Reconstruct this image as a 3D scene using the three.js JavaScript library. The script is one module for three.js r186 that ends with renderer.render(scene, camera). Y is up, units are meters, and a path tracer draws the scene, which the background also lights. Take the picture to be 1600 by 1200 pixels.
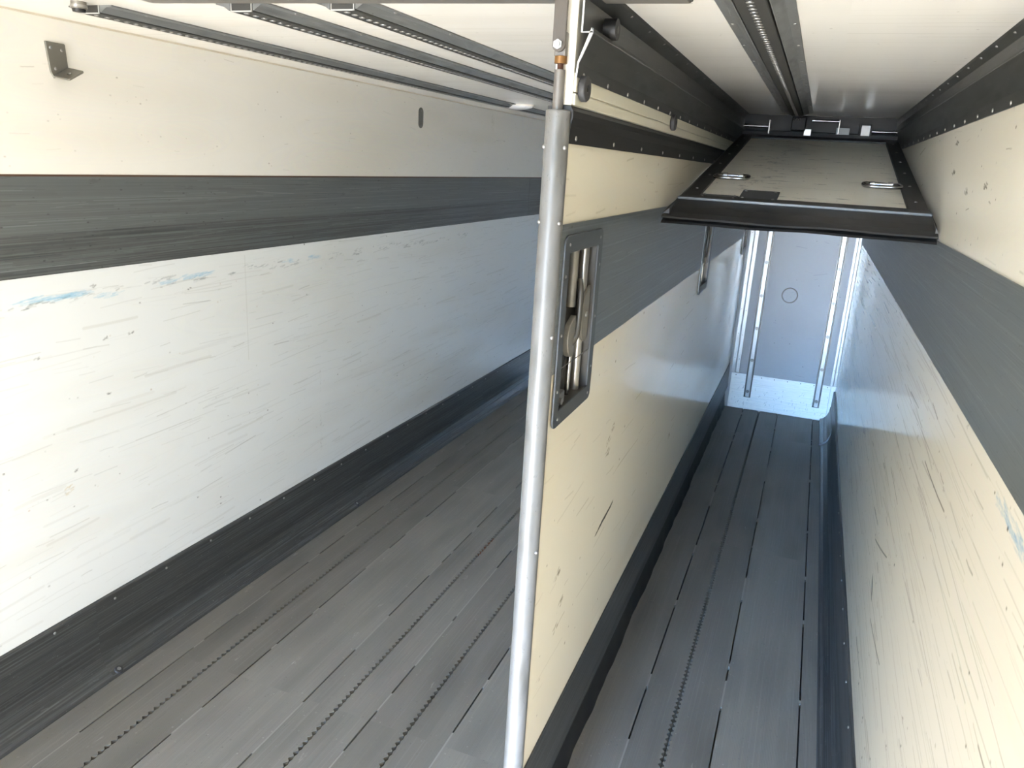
import * as THREE from 'three';
import { Sky } from 'three/addons/objects/Sky.js';
import { mergeGeometries } from 'three/addons/utils/BufferGeometryUtils.js';
import { RoundedBoxGeometry } from 'three/addons/geometries/RoundedBoxGeometry.js';

// ---------------------------------------------------------------- camera, sky, sun, exposure
const scene = new THREE.Scene();
const camera = new THREE.PerspectiveCamera(53.06, 4 / 3, 0.05, 400);
camera.rotation.order = 'YXZ';
camera.position.set(0, 1.85, 0);
camera.rotation.set(-0.281895, 0.357096, 0.058442);
const renderer = new THREE.WebGLRenderer({ antialias: true });
renderer.toneMapping = THREE.LinearToneMapping;
renderer.toneMappingExposure = 2.5;
renderer.shadowMap.enabled = true;

const sunDir = new THREE.Vector3(-0.10, 0.347, 0.92).normalize();
const sky = new Sky();
sky.name = 'sky';
sky.scale.setScalar(1000);
sky.material.uniforms.turbidity.value = 10;
sky.material.uniforms.rayleigh.value = 0.08;
sky.material.uniforms.mieCoefficient.value = 0.005;
sky.material.uniforms.mieDirectionalG.value = 0.8;
sky.material.uniforms.sunPosition.value.copy(sunDir);
scene.add(sky);
const sun = new THREE.DirectionalLight(0xfffcf9, 90);
sun.name = 'sun';
sun.position.copy(sunDir).multiplyScalar(30).add(new THREE.Vector3(-1, 0, -2));
sun.target.position.set(-1, 0, -2);
sun.castShadow = true;
sun.shadow.mapSize.set(2048, 2048);
Object.assign(sun.shadow.camera, { left: -20, right: 20, top: 20, bottom: -20, near: 1, far: 80 });
scene.add(sun, sun.target);

// ---------------------------------------------------------------- dimensions (metres)
const XL = -2.145, XR = 0.34, YC = 2.175, ZF = 4.6, ZB = -6.35;
const DX = -0.48;                                   // face of the dividing wall
const TZ = -0.9, LEN = TZ - ZB;                     // wall pictures run from TZ to the bulkhead and repeat behind the camera

// ---------------------------------------------------------------- helpers
function rngOf(seed) { let s = seed >>> 0; return () => { s = (s + 0x6D2B79F5) | 0; let t = Math.imul(s ^ (s >>> 15), 1 | s); t = (t + Math.imul(t ^ (t >>> 7), 61 | t)) ^ t; return ((t ^ (t >>> 14)) >>> 0) / 4294967296; }; }
const taken = {};
function numbered(n) { if (!(n in taken)) { taken[n] = 0; return n; } taken[n]++; return n + '_' + String(taken[n]).padStart(3, '0'); }
function shadows(m) { m.castShadow = true; m.receiveShadow = true; return m; }
function thing(name, label, category, group) {
  const g = new THREE.Group(); g.name = numbered(name); g.userData = { label, category }; if (group) g.userData.group = group; scene.add(g); return g;
}
function setting(name, label, category = 'structure') {
  const g = new THREE.Group(); g.name = name; g.userData = { kind: 'structure', label, category }; scene.add(g); return g;
}
function part(parent, name, geo, mat, label) {
  const m = shadows(new THREE.Mesh(geo, mat)); m.name = name; if (label) m.userData.label = label; parent.add(m); return m;
}
// box projection: uv in metres, by the way each face points
function metric(geo) {
  const g = geo.index ? geo.toNonIndexed() : geo, p = g.attributes.position, uv = new Float32Array(p.count * 2);
  const a = new THREE.Vector3(), b = new THREE.Vector3(), c = new THREE.Vector3(), n = new THREE.Vector3();
  for (let i = 0; i < p.count; i += 3) {
    a.fromBufferAttribute(p, i); b.fromBufferAttribute(p, i + 1); c.fromBufferAttribute(p, i + 2);
    n.subVectors(b, a).cross(c.clone().sub(a)); const ax = Math.abs(n.x), ay = Math.abs(n.y), az = Math.abs(n.z);
    [a, b, c].forEach((q, k) => {
      let u, v; if (ax >= ay && ax >= az) { u = -q.z; v = q.y; } else if (ay >= az) { u = -q.z; v = q.x; } else { u = q.x; v = q.y; }
      uv[(i + k) * 2] = u; uv[(i + k) * 2 + 1] = v;
    });
  }
  g.setAttribute('uv', new THREE.BufferAttribute(uv, 2)); return g;
}
// uv that stretches one picture of the wall from z0 (near) to z1 (far), y0 to y1
function wallUV(geo, z0, z1, y0, y1) {
  const p = geo.attributes.position, uv = geo.attributes.uv;
  for (let i = 0; i < p.count; i++) uv.setXY(i, (p.getZ(i) - z0) / (z1 - z0), (p.getY(i) - y0) / (y1 - y0));
  return geo;
}
function box(x0, x1, y0, y1, z0, z1) { return new THREE.BoxGeometry(Math.abs(x1 - x0), Math.abs(y1 - y0), Math.abs(z1 - z0)).translate((x0 + x1) / 2, (y0 + y1) / 2, (z0 + z1) / 2); }
function rbox(x0, x1, y0, y1, z0, z1, r = 0.002) { return new RoundedBoxGeometry(Math.abs(x1 - x0), Math.abs(y1 - y0), Math.abs(z1 - z0), 2, r).translate((x0 + x1) / 2, (y0 + y1) / 2, (z0 + z1) / 2); }
// a polygon in x,y swept along z
function sweepZ(pts, z0, z1) {
  const s = new THREE.Shape(pts.map(([x, y]) => new THREE.Vector2(x, y)));
  return metric(new THREE.ExtrudeGeometry(s, { depth: Math.abs(z1 - z0), bevelEnabled: false }).translate(0, 0, Math.min(z0, z1)));
}
// a thin sheet that follows a polyline in x,y
function sheet(line, t, z0, z1) {
  const out = [], inn = [];
  line.forEach(([x, y], i) => {
    const [ax, ay] = line[Math.max(0, i - 1)], [bx, by] = line[Math.min(line.length - 1, i + 1)];
    const dx = bx - ax, dy = by - ay, l = Math.hypot(dx, dy); out.push([x, y]); inn.unshift([x - dy / l * t, y + dx / l * t]);
  });
  return sweepZ([...out, ...inn], z0, z1);
}
const V3 = (x, y, z) => new THREE.Vector3(x, y, z);
function rod(a, b, r, seg = 12) { const d = b.clone().sub(a), g = new THREE.CylinderGeometry(r, r, d.length(), seg); g.applyQuaternion(new THREE.Quaternion().setFromUnitVectors(V3(0, 1, 0), d.clone().normalize())); return g.translate((a.x + b.x) / 2, (a.y + b.y) / 2, (a.z + b.z) / 2); }
function hex(r, h) { return new THREE.CylinderGeometry(r, r, h, 6); }

// ---------------------------------------------------------------- textures
function canvasTex(w, h, draw, seed, srgb = true) {
  const c = document.createElement('canvas'); c.width = w; c.height = h;
  const x = c.getContext('2d'); draw(x, w, h, rngOf(seed));
  const t = new THREE.CanvasTexture(c); if (srgb) t.colorSpace = THREE.SRGBColorSpace;
  t.wrapS = t.wrapT = THREE.RepeatWrapping; t.anisotropy = 8; return t;
}
const rgba = (c, a) => `rgba(${c[0]},${c[1]},${c[2]},${a})`;
function fillBase(x, w, h, c) { x.fillStyle = rgba(c, 1); x.fillRect(0, 0, w, h); }
// blotches of a slightly different tone
function blotches(x, w, h, r, n, col, a, rx, ry) {
  for (let i = 0; i < n; i++) {
    x.save(); x.translate(r() * w, r() * h); x.scale(rx * (0.4 + r()), ry * (0.4 + r()));
    const g = x.createRadialGradient(0, 0, 0, 0, 0, 1); g.addColorStop(0, rgba(col, a * r())); g.addColorStop(1, rgba(col, 0));
    x.fillStyle = g; x.beginPath(); x.arc(0, 0, 1, 0, 7); x.fill(); x.restore();
  }
}
function speckle(x, w, h, r, n, col, a, s = 1.5) { for (let i = 0; i < n; i++) { x.fillStyle = rgba(col, a * r()); const q = 0.6 + r() * s; x.fillRect(r() * w, r() * h, q, q); } }
// long scratches; slope is rise over run, in picture space
function scratches(x, r, n, x0, x1, y0, y1, lmin, lmax, slope, jitter, col, a, wmax = 1.6) {
  x.lineCap = 'round';
  for (let i = 0; i < n; i++) {
    const px = x0 + r() * (x1 - x0), py = y0 + r() * (y1 - y0), l = lmin + r() * r() * (lmax - lmin), s = slope + (r() - 0.5) * jitter;
    x.strokeStyle = rgba(col, a * (0.25 + 0.75 * r())); x.lineWidth = 0.4 + r() * wmax;
    x.beginPath(); x.moveTo(px, py); x.quadraticCurveTo(px + l * 0.5, py - l * 0.5 * s + (r() - 0.5) * 3, px + l, py - l * s); x.stroke();
  }
}
function scuff(x, r, cx, cy, rx, ry, n, col, a, ang = 0) {
  for (let i = 0; i < n; i++) {
    const t = r() * 6.283, q = Math.sqrt(r()), px = cx + Math.cos(t) * q * rx, py = cy + Math.sin(t) * q * ry;
    x.strokeStyle = rgba(col, a * (0.3 + 0.7 * r())); x.lineWidth = 0.5 + r() * 1.4; const l = rx * (0.1 + 0.3 * r());
    x.beginPath(); x.moveTo(px - l * Math.cos(ang), py + l * Math.sin(ang)); x.lineTo(px + l * Math.cos(ang), py - l * Math.sin(ang) + (r() - 0.5) * 3); x.stroke();
  }
}
const CREAM = [229, 226, 219], CREAM2 = [239, 231, 209];
// positions on a wall picture: metres from the opening and metres up
const mapper = (w, h, y0, y1) => (zAway, y) => [(zAway + TZ) / LEN * w, (1 - (y - y0) / (y1 - y0)) * h];

const bandL = { top: 1.734, bot: 1.439 }, bandR = { top: 1.695, bot: 1.408 }, bandD = { top: 1.731, bot: 1.413 };
const skirtLtop = 0.29, skirtRtop = 0.255, skirtDtop = 0.376, skirtDbot = 0.172;

function greyBandTex(base, seed, darkLow) {
  return canvasTex(2048, 256, (x, w, h, r) => {
    fillBase(x, w, h, base);
    if (darkLow) {                                     // rubbed strip with a ragged edge, as the loads have worn it
      for (let i = 0; i < 900; i++) { const y = h * (0.575 + 0.43 * r()); x.fillStyle = rgba([40, 42, 42], 0.05 + 0.14 * r()); x.fillRect(r() * w * 1.1 - 100, y, 60 + r() * 420, 1 + r() * 5); }
    }
    for (let i = 0; i < 900; i++) { const v = r() < 0.55; x.fillStyle = rgba(v ? [40, 42, 44] : [190, 194, 194], 0.03 + 0.10 * r()); x.fillRect(r() * w * 1.1 - 100, r() * h, 40 + r() * r() * 600, 0.6 + r() * 2.4); }
    scratches(x, r, 160, -100, w, 0, h, 20, 260, 0, 0.16, [28, 30, 31], 0.35, 1.4);
    scratches(x, r, 90, -100, w, 0, h, 15, 160, 0, 0.3, [200, 203, 204], 0.3, 1.1);
    speckle(x, w, h, r, 500, [25, 25, 25], 0.6, 2.5);
    for (let i = 0; i < 14; i++) scuff(x, r, r() * w, r() * h, 9, 6, 16, [40, 42, 42], 0.25);
  }, seed);
}
const BAND = [90, 94, 94];
const texBandL = greyBandTex(BAND, 11, true), texBandR = greyBandTex(BAND, 12, false), texBandD = greyBandTex(BAND, 13, false);

const texLeftLow = canvasTex(2048, 512, (x, w, h, r) => {
  const P = mapper(w, h, skirtLtop, bandL.bot);
  fillBase(x, w, h, [217, 220, 220]); blotches(x, w, h, r, 60, [198, 196, 187], 0.25, 220, 40);
  scratches(x, r, 700, -100, w, 0, h, 20, 170, 0.03, 0.18, [150, 150, 146], 0.3, 1.1);
  scratches(x, r, 90, -50, w, h * 0.15, h, 60, 220, 0.035, 0.08, [188, 188, 184], 0.35, 5);
  scratches(x, r, 110, -50, w, 0, h, 14, 90, 0.04, 0.2, [120, 120, 117], 0.4, 0.9);
  speckle(x, w, h, r, 260, [70, 70, 68], 0.6, 2.2); speckle(x, w, h, r, 160, [150, 120, 96], 0.4, 2);
  for (const [z, y, q] of [[1.62, 1.367, 34], [1.70, 1.366, 46], [1.76, 1.366, 30], [1.885, 1.35, 22], [2.144, 1.359, 26], [2.26, 1.369, 30], [2.31, 1.37, 30], [2.83, 1.369, 18], [3.02, 1.369, 26]]) { const [px, py] = P(z, y); scuff(x, r, px, py, q * 0.8, 4, q, [120, 172, 205], 0.28, 0.12); }
  for (let i = 0; i < 60; i++) { const [px, py] = P(1.4 + r() * 3.4, 1.362 + (r() - 0.5) * 0.03); scuff(x, r, px, py, 16, 3, 5, [110, 116, 120], 0.35, 0.15); }
  for (const [z, y] of [[1.824, 1.385], [2.242, 1.323], [1.852, 1.206], [1.957, 1.206], [1.844, 1.015], [1.6, 1.19], [1.693, 0.79]]) { const [px, py] = P(z, y); scuff(x, r, px, py, 4, 2, 6, [80, 80, 80], 0.5, 0.3); }
  { const [px, py] = P(1.66, 0.735); scuff(x, r, px, py, 9, 7, 10, [186, 166, 132], 0.6, 0.4); }
  x.strokeStyle = rgba([165, 165, 163], 0.4); x.lineWidth = 0.9; { const [a, b] = P(2.55, 1.42), [c, d] = P(2.55, 0.98); x.beginPath(); x.moveTo(a, b); x.lineTo(c, d); x.stroke(); }
  { const [a, b] = P(3.06, 0.82); scuff(x, r, a, b + 20, 2, 26, 18, [150, 150, 148], 0.3, 1.57); const [c, d] = P(3.06, 0.5); scuff(x, r, c, d, 3, 46, 40, [150, 150, 148], 0.3, 1.57); }
}, 21);
const texLeftUp = canvasTex(2048, 256, (x, w, h, r) => {
  fillBase(x, w, h, CREAM); blotches(x, w, h, r, 40, [205, 196, 176], 0.2, 240, 60);
  speckle(x, w, h, r, 140, [110, 100, 88], 0.5, 2); scratches(x, r, 50, 0, w, 0, h, 8, 40, 0, 0.5, [140, 132, 118], 0.4, 1);
  const P = mapper(w, h, bandL.top, YC);
  { const [a, b] = P(5.08, 2.09); scuff(x, r, a, b, 10, 34, 70, [120, 112, 98], 0.14, 1.4); const [c, d] = P(5.25, 1.98); scuff(x, r, c, d, 30, 3, 8, [110, 104, 92], 0.3); }
}, 22);
const texRightLow = canvasTex(2048, 512, (x, w, h, r) => {
  const P = mapper(w, h, skirtRtop, bandR.bot);
  fillBase(x, w, h, [219, 211, 192]); blotches(x, w, h, r, 60, [206, 196, 172], 0.28, 200, 40);
  scratches(x, r, 1000, -150, w, 0, h, 30, 330, 0.0, 0.14, [128, 122, 110], 0.32, 1.3);
  scratches(x, r, 120, -100, w, 0, h, 20, 180, 0.02, 0.2, [58, 55, 50], 0.5, 1.4);
  for (let i = 0; i < 40; i++) scuff(x, r, r() * w, r() * h, 5, 3, 6, [90, 85, 76], 0.35, r() - 0.5);
  speckle(x, w, h, r, 420, [60, 56, 50], 0.7, 2.6);
  for (const [z, y, q] of [[1.303, 1.371, 24], [1.24, 1.369, 34], [1.19, 1.362, 34], [1.36, 1.368, 12]]) { const [px, py] = P(z, y); scuff(x, r, px, py, q * 0.7, 5, q, [112, 150, 182], 0.26, 0.15); }
  { const [a, b] = P(2.5, 0.645), [c, d] = P(2.41, 0.59); x.fillStyle = rgba([120, 116, 108], 0.9); x.beginPath(); x.moveTo(a, b); x.quadraticCurveTo(a - 10, b + 16, c, d); x.quadraticCurveTo(a - 26, b + 6, a, b); x.fill(); }
  for (const [z0, y0, z1, y1] of [[2.567, 0.368, 2.31, 0.378], [2.36, 0.56, 2.05, 0.6], [2.04, 1.195, 1.71, 1.198], [2.6, 0.72, 2.3, 0.80]]) { const [a, b] = P(z0, y0), [c, d] = P(z1, y1); x.strokeStyle = rgba([70, 67, 61], 0.6); x.lineWidth = 1.4; x.beginPath(); x.moveTo(a, b); x.quadraticCurveTo((a + c) / 2, (b + d) / 2 + 3, c, d); x.stroke(); }
}, 23);
const texRightUp = canvasTex(2048, 256, (x, w, h, r) => {
  fillBase(x, w, h, [238, 232, 216]); blotches(x, w, h, r, 40, [204, 196, 172], 0.22, 200, 50);
  const P = mapper(w, h, bandR.top, YC);
  scratches(x, r, 60, 0, w, 0, h, 8, 70, 0, 0.6, [90, 84, 74], 0.5, 1.2); speckle(x, w, h, r, 260, [60, 56, 50], 0.6, 2.4);
  for (const [z, y] of [[2.6, 1.97], [2.555, 1.888], [2.28, 1.84], [2.04, 1.856]]) { const [a, b] = P(z, y); scuff(x, r, a, b, 10, 4, 16, [60, 56, 50], 0.5, 0.3); }
}, 24);
const texDivider = canvasTex(2048, 768, (x, w, h, r) => {
  const P = mapper(w, h, 0.1, 1.96);
  fillBase(x, w, h, CREAM2); blotches(x, w, h, r, 60, [203, 190, 158], 0.25, 200, 50);
  scratches(x, r, 260, -60, w, 0, h, 10, 130, 0.02, 0.24, [150, 138, 112], 0.35, 1.2);
  speckle(x, w, h, r, 300, [70, 64, 52], 0.6, 2.4);
  { const [a, b] = P(2.3, 0.80), [c, d] = P(2.08, 0.775); for (let i = 0; i < 18; i++) { x.strokeStyle = rgba([74, 68, 58], 0.6); x.lineWidth = 0.6 + r() * 2.2; const t = r() * 0.6, e = t + 0.2 + r() * 0.3; x.beginPath(); x.moveTo(a + (c - a) * t, b + (d - b) * t + (r() - 0.5) * 4); x.lineTo(a + (c - a) * e, b + (d - b) * e + (r() - 0.5) * 4); x.stroke(); } }
  for (const [z, y] of [[2.19, 1.09], [2.14, 1.06], [2.15, 1.02], [1.70, 0.84], [1.75, 0.73], [1.72, 0.67], [3.38, 0.68]]) { const [a, b] = P(z, y); scuff(x, r, a, b, 9, 5, 14, [110, 98, 76], 0.5, 0.4); }
}, 25);
const texCeiling = canvasTex(1024, 1024, (x, w, h, r) => {
  fillBase(x, w, h, [246, 243, 235]); blotches(x, w, h, r, 50, [222, 217, 205], 0.25, 40, 200);
  for (let i = 0; i < 500; i++) { x.fillStyle = rgba(r() < 0.5 ? [196, 190, 176] : [246, 243, 234], 0.1 + 0.2 * r()); x.fillRect(r() * w, r() * h - 60, 0.6 + r() * 1.6, 30 + r() * 220); }
  for (let i = 0; i < 120; i++) { x.strokeStyle = rgba([250, 249, 244], 0.6); x.lineWidth = 1 + r(); const a = r() * w, b = r() * h; x.beginPath(); x.moveTo(a, b); x.lineTo(a + (r() - 0.5) * 14, b + (r() - 0.5) * 10); x.stroke(); }
  speckle(x, w, h, r, 200, [120, 112, 98], 0.5, 2);
}, 26);
const texBack = canvasTex(1024, 1024, (x, w, h, r) => {
  fillBase(x, w, h, [158, 160, 161]); blotches(x, w, h, r, 40, [134, 138, 141], 0.25, 90, 120);
  scratches(x, r, 90, 0, w, 0, h, 8, 60, 0, 0.8, [90, 96, 102], 0.5, 1.2); speckle(x, w, h, r, 220, [40, 42, 46], 0.7, 2.4);
}, 27);
const texKick = canvasTex(1024, 256, (x, w, h, r) => {
  fillBase(x, w, h, [212, 208, 200]);
  for (let i = 0; i < 900; i++) { x.fillStyle = rgba(r() < 0.5 ? [150, 156, 164] : [238, 242, 246], 0.06 + 0.16 * r()); x.fillRect(r() * w - 40, r() * h, 20 + r() * 200, 0.6 + r() * 2); }
  for (let i = 0; i < 130; i++) { const a = r() * w, b = h * (0.35 + 0.6 * r()); x.strokeStyle = rgba([56, 60, 66], 0.75 * r()); x.lineWidth = 0.8 + r() * 2.4; x.beginPath(); x.moveTo(a, b); x.lineTo(a + (r() - 0.3) * 16, b - 5 - r() * 16); x.stroke(); }
}, 28);
const texSkirt = canvasTex(1024, 256, (x, w, h, r) => {
  fillBase(x, w, h, [80, 81, 81]);
  for (let i = 0; i < 1100; i++) { x.fillStyle = rgba(r() < 0.6 ? [52, 54, 55] : [150, 155, 160], 0.04 + 0.14 * r()); x.fillRect(r() * w * 1.2 - 150, r() * h, 80 + r() * 500, 0.6 + r() * 3); }
  scratches(x, r, 120, -50, w, 0, h, 8, 90, 0, 0.3, [172, 176, 180], 0.35, 1.1); speckle(x, w, h, r, 260, [190, 192, 194], 0.5, 1.8);
}, 29);
const texPlank = [0, 1, 2].map((k) => canvasTex(1024, 256, (x, w, h, r) => {
  const b = [[118, 114, 105], [111, 107, 98], [124, 120, 111]][k];
  fillBase(x, w, h, b); blotches(x, w, h, r, 46, [70, 68, 62], 0.25, 150, 34); blotches(x, w, h, r, 30, [128, 125, 117], 0.2, 120, 24);
  for (let i = 0; i < 500; i++) { x.fillStyle = rgba(r() < 0.5 ? [80, 78, 74] : [168, 167, 162], 0.03 + 0.08 * r()); x.fillRect(r() * w - 60, r() * h, 30 + r() * 240, 0.6 + r() * 1.4); }
  speckle(x, w, h, r, 900, [70, 68, 64], 0.35, 2); speckle(x, w, h, r, 260, [190, 188, 182], 0.4, 2);
  for (let i = 0; i < 4; i++) scuff(x, r, r() * w, r() * h, 14, 4, 10, [190, 188, 180], 0.3);
}, 40 + k));
for (const t of texPlank) t.repeat.set(1 / 1.9, 1 / 0.47);
const texRib = canvasTex(16, 256, (x, w, h) => { for (let j = 0; j < h; j++) { const v = Math.round(128 + 127 * Math.sin(j / h * Math.PI * 2 * 32)); x.fillStyle = `rgb(${v},${v},${v})`; x.fillRect(0, j, w, 1); } }, 1, false);
texRib.repeat.set(1, 1 / 0.16);
const texPaint = canvasTex(256, 1024, (x, w, h, r) => {
  fillBase(x, w, h, [102, 101, 98]); blotches(x, w, h, r, 120, [66, 64, 61], 0.5, 24, 40);
  for (let i = 0; i < 200; i++) scuff(x, r, r() * w, r() * h, 10, 6, 6, [50, 48, 46], 0.3, r() * 3);
  speckle(x, w, h, r, 260, [70, 68, 66], 0.7, 2.5);
}, 50);
const texSwing = canvasTex(512, 1024, (x, w, h, r) => {
  fillBase(x, w, h, [228, 222, 206]); blotches(x, w, h, r, 40, [196, 188, 168], 0.3, 120, 60);
  for (let i = 0; i < 60; i++) scuff(x, r, r() * w, r() * h, 24, 5, 12, [40, 37, 32], 0.5, (r() - 0.5) * 0.2);
  for (let i = 0; i < 26; i++) scuff(x, r, w * (0.22 + 0.13 * r()), h * (0.05 + 0.9 * r()), 12, 14, 18, [34, 32, 28], 0.6, (r() - 0.3) * 1.2);
  scratches(x, r, 40, 0, w, 0, h, 30, 260, 0, 0.06, [50, 46, 40], 0.6, 1.5); speckle(x, w, h, r, 240, [40, 36, 30], 0.7, 3);
}, 51);
const texMottle = canvasTex(512, 512, (x, w, h, r) => {
  fillBase(x, w, h, [120, 122, 122]); blotches(x, w, h, r, 160, [60, 61, 62], 0.35, 50, 14); blotches(x, w, h, r, 100, [168, 170, 170], 0.25, 40, 10);
  scratches(x, r, 160, 0, w, 0, h, 6, 60, 0, 0.9, [190, 192, 192], 0.35, 1); speckle(x, w, h, r, 500, [40, 40, 40], 0.5, 2);
}, 52);
const texConcrete = canvasTex(1024, 1024, (x, w, h, r) => { fillBase(x, w, h, [134, 131, 125]); blotches(x, w, h, r, 120, [108, 105, 99], 0.3, 90, 90); speckle(x, w, h, r, 4000, [90, 87, 82], 0.4, 3); }, 53);
texConcrete.repeat.set(1 / 6, 1 / 6);
texMottle.repeat.set(1 / 0.8, 1 / 0.5); texSkirt.repeat.set(1 / 1.7, 1 / 0.32); texCeiling.repeat.set(1 / 2.2, 1 / 2.2);

// ---------------------------------------------------------------- materials
const std = (o) => new THREE.MeshStandardMaterial(o), phys = (o) => new THREE.MeshPhysicalMaterial(o);
const gel = (map, rough = 0.22) => phys({ map, roughness: rough, metalness: 0, ior: 1.5 });
const M = {
  leftLow: gel(texLeftLow, 0.22), leftUp: gel(texLeftUp, 0.28), rightLow: gel(texRightLow, 0.12), rightUp: gel(texRightUp, 0.24), divider: gel(texDivider, 0.11),
  ceiling: gel(texCeiling, 0.16), back: gel(texBack, 0.4), swing: gel(texSwing, 0.35),
  bandL: phys({ map: texBandL, roughness: 0.42, ior: 1.5 }), bandR: phys({ map: texBandR, roughness: 0.36, ior: 1.5 }), bandD: phys({ map: texBandD, roughness: 0.34, ior: 1.5 }),
  kick: std({ map: texKick, roughness: 0.45, metalness: 0.5 }), skirt: std({ map: texSkirt, roughness: 0.42, metalness: 0.55 }),
  planks: texPlank.map((map) => std({ map, roughness: 0.55, metalness: 0.0, bumpMap: texRib, bumpScale: 0.0004 })),
  shell: std({ color: 0xd8d6d0, roughness: 0.6 }), dirt: std({ color: 0x8d8a82, roughness: 1 }), rust: std({ color: 0x6a4630, roughness: 0.95 }),
  sealant: std({ color: 0x5a4234, roughness: 0.8 }), sealantPale: std({ color: 0xc2b8a6, roughness: 0.7 }), cream: gel(null, 0.3), pole: phys({ map: texPaint, roughness: 0.42, ior: 1.45 }),
  white: phys({ color: 0xe6e2d6, roughness: 0.35 }), rubber: std({ color: 0x141414, roughness: 0.5 }), rubberGrey: std({ color: 0x39393a, roughness: 0.6 }),
  alu: std({ map: texMottle, roughness: 0.5, metalness: 0.35 }), railFace: std({ map: texMottle, color: 0x8c8a86, roughness: 0.6, metalness: 0.15 }), aluDark: std({ map: texMottle, color: 0xb4b4b2, roughness: 0.4, metalness: 0.6 }), aluBright: std({ color: 0x969694, roughness: 0.42, metalness: 0.8 }),
  cut: std({ color: 0xb6b7b5, roughness: 0.5, metalness: 0.3 }), link: std({ color: 0x55504b, roughness: 0.55, metalness: 0.4 }), rodSteel: std({ color: 0x6f6b66, roughness: 0.5, metalness: 0.4 }), steel: std({ color: 0xa8a6a2, roughness: 0.32, metalness: 0.9 }), steelDark: std({ color: 0x5e5c58, roughness: 0.45, metalness: 0.8 }), zinc: std({ color: 0x8a8780, roughness: 0.5, metalness: 0.6 }),
  chrome: std({ color: 0x9c9c9c, roughness: 0.22, metalness: 1 }), brass: std({ color: 0x7d5a34, roughness: 0.45, metalness: 0.6 }), thread: std({ color: 0x4a3024, roughness: 0.7, metalness: 0.4 }),
  plate: std({ color: 0x55585a, roughness: 0.42, metalness: 0.5 }), bracket: std({ color: 0x8a8780, roughness: 0.4, metalness: 0.75 }),
  lens: phys({ color: 0xf4f5f4, roughness: 0.15, transmission: 0.25, thickness: 0.01, ior: 1.5 }), concrete: std({ map: texConcrete, roughness: 0.9 }),
};
M.cream.color.setRGB(0.74, 0.70, 0.56);

// ---------------------------------------------------------------- the yard outside and the body shell
{
  const g = setting('ground', 'grey concrete yard behind the trailer', 'ground');
  part(g, 'slab', metric(box(-40, 40, -1.45, -1.25, -45, 45)), M.concrete);
}
// ---------------------------------------------------------------- floor: ribbed planks, serrated slots, open joints
{
  const floor = setting('floor', 'ribbed grey aluminium plank floor with serrated lashing slots', 'floor');
  part(floor, 'subfloor', metric(box(XL - 0.06, XR + 0.06, -0.16, -0.052, ZF, ZB - 0.06)), M.planks[0]);
  const PITCH = 0.025, z0 = ZF, z1 = ZB + 0.003;
  // edge: plain x or a serrated edge {x, dir}
  function plank(a, b, k) {
    const s = new THREE.Shape(), pts = [];
    const teeth = (x, dir, amp) => { const n = Math.floor((z0 - z1) / PITCH), o = []; for (let i = 0; i < n; i++) { const z = z0 - i * PITCH; o.push([x, z], [x + dir * amp, z - PITCH * 0.4], [x + dir * amp, z - PITCH * 0.52], [x, z - PITCH * 0.85]); } o.push([x, z1]); return o; };
    const left = typeof a === 'number' ? [[a, z0], [a, z1]] : teeth(a.x, -1, a.amp), right = typeof b === 'number' ? [[b, z0], [b, z1]] : teeth(b.x, 1, b.amp);
    pts.push(...left, ...right.reverse());
    pts.forEach(([x, z], i) => (i ? s.lineTo(x, -z) : s.moveTo(x, -z)));
    const g = new THREE.ExtrudeGeometry(s, { depth: 0.05, bevelEnabled: false }).rotateX(-Math.PI / 2).translate(0, -0.05, 0);
    part(floor, 'floor_plank', metric(g), M.planks[k % 3]);
  }
  const J = 0.003;
  const L = (x) => x - J, Rr = (x) => x + J, zl = (x) => ({ x: x - 0.011, amp: 0.0095 }), zr = (x) => ({ x: x + 0.0055, amp: 0.003 });
  plank(-2.12, L(-1.964), 0);
  plank(Rr(-1.964), zl(-1.832), 1); plank(zr(-1.832), L(-1.699), 1);
  plank(Rr(-1.699), L(-1.409), 2);
  plank(Rr(-1.409), zl(-1.284), 0); plank(zr(-1.284), L(-1.155), 0);
  plank(Rr(-1.155), zl(-1.013), 1); plank(zr(-1.013), L(-0.873), 1);
  plank(Rr(-0.873), L(-0.60), 2); plank(Rr(-0.60), L(-0.324), 0);
  plank(Rr(-0.324), { x: -0.21, amp: 0.008 }, 1); plank({ x: -0.19, amp: 0.008 }, L(-0.054), 1);
  plank(Rr(-0.054), L(0.212), 2); plank(Rr(0.212), 0.31, 0);
  // dust packed into parts of the joints
  const r = rngOf(77), fill = [];
  for (const [x, share] of [[-1.964, 0.3], [-1.699, 0.55], [-1.409, 0.55], [-1.155, 0.7], [-0.873, 0.6], [-0.324, 0.3], [-0.054, 0.25], [0.212, 0.1]]) {
    let z = ZF - r() * 0.2; while (z > ZB) { const gap = (0.04 + r() * 0.5) * (1 - share) * 1.6, len = Math.min((0.03 + r() * r() * 0.7) * share * 1.6, z - gap - ZB - 0.01); z -= gap; if (len > 0.01) fill.push(box(x - J, x + J, -0.015, -0.0008, z, z - len)); z -= Math.max(len, 0.02); }
  }
  part(floor, 'joint_dirt', mergeGeometries(fill), M.dirt, 'pale dust packed into the plank joints').userData.kind = 'stuff';
  const bits = []; for (let i = 0; i < 14; i++) bits.push(new THREE.IcosahedronGeometry(0.006, 0).translate(-1.284 + (r() - 0.5) * 0.012, -0.004, -3.12 - i * 0.014 + r() * 0.01));
  part(floor, 'rust_crumbs', mergeGeometries(bits), M.rust, 'rusty crumbs stuck in a serrated slot').userData.kind = 'stuff';
}

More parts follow.
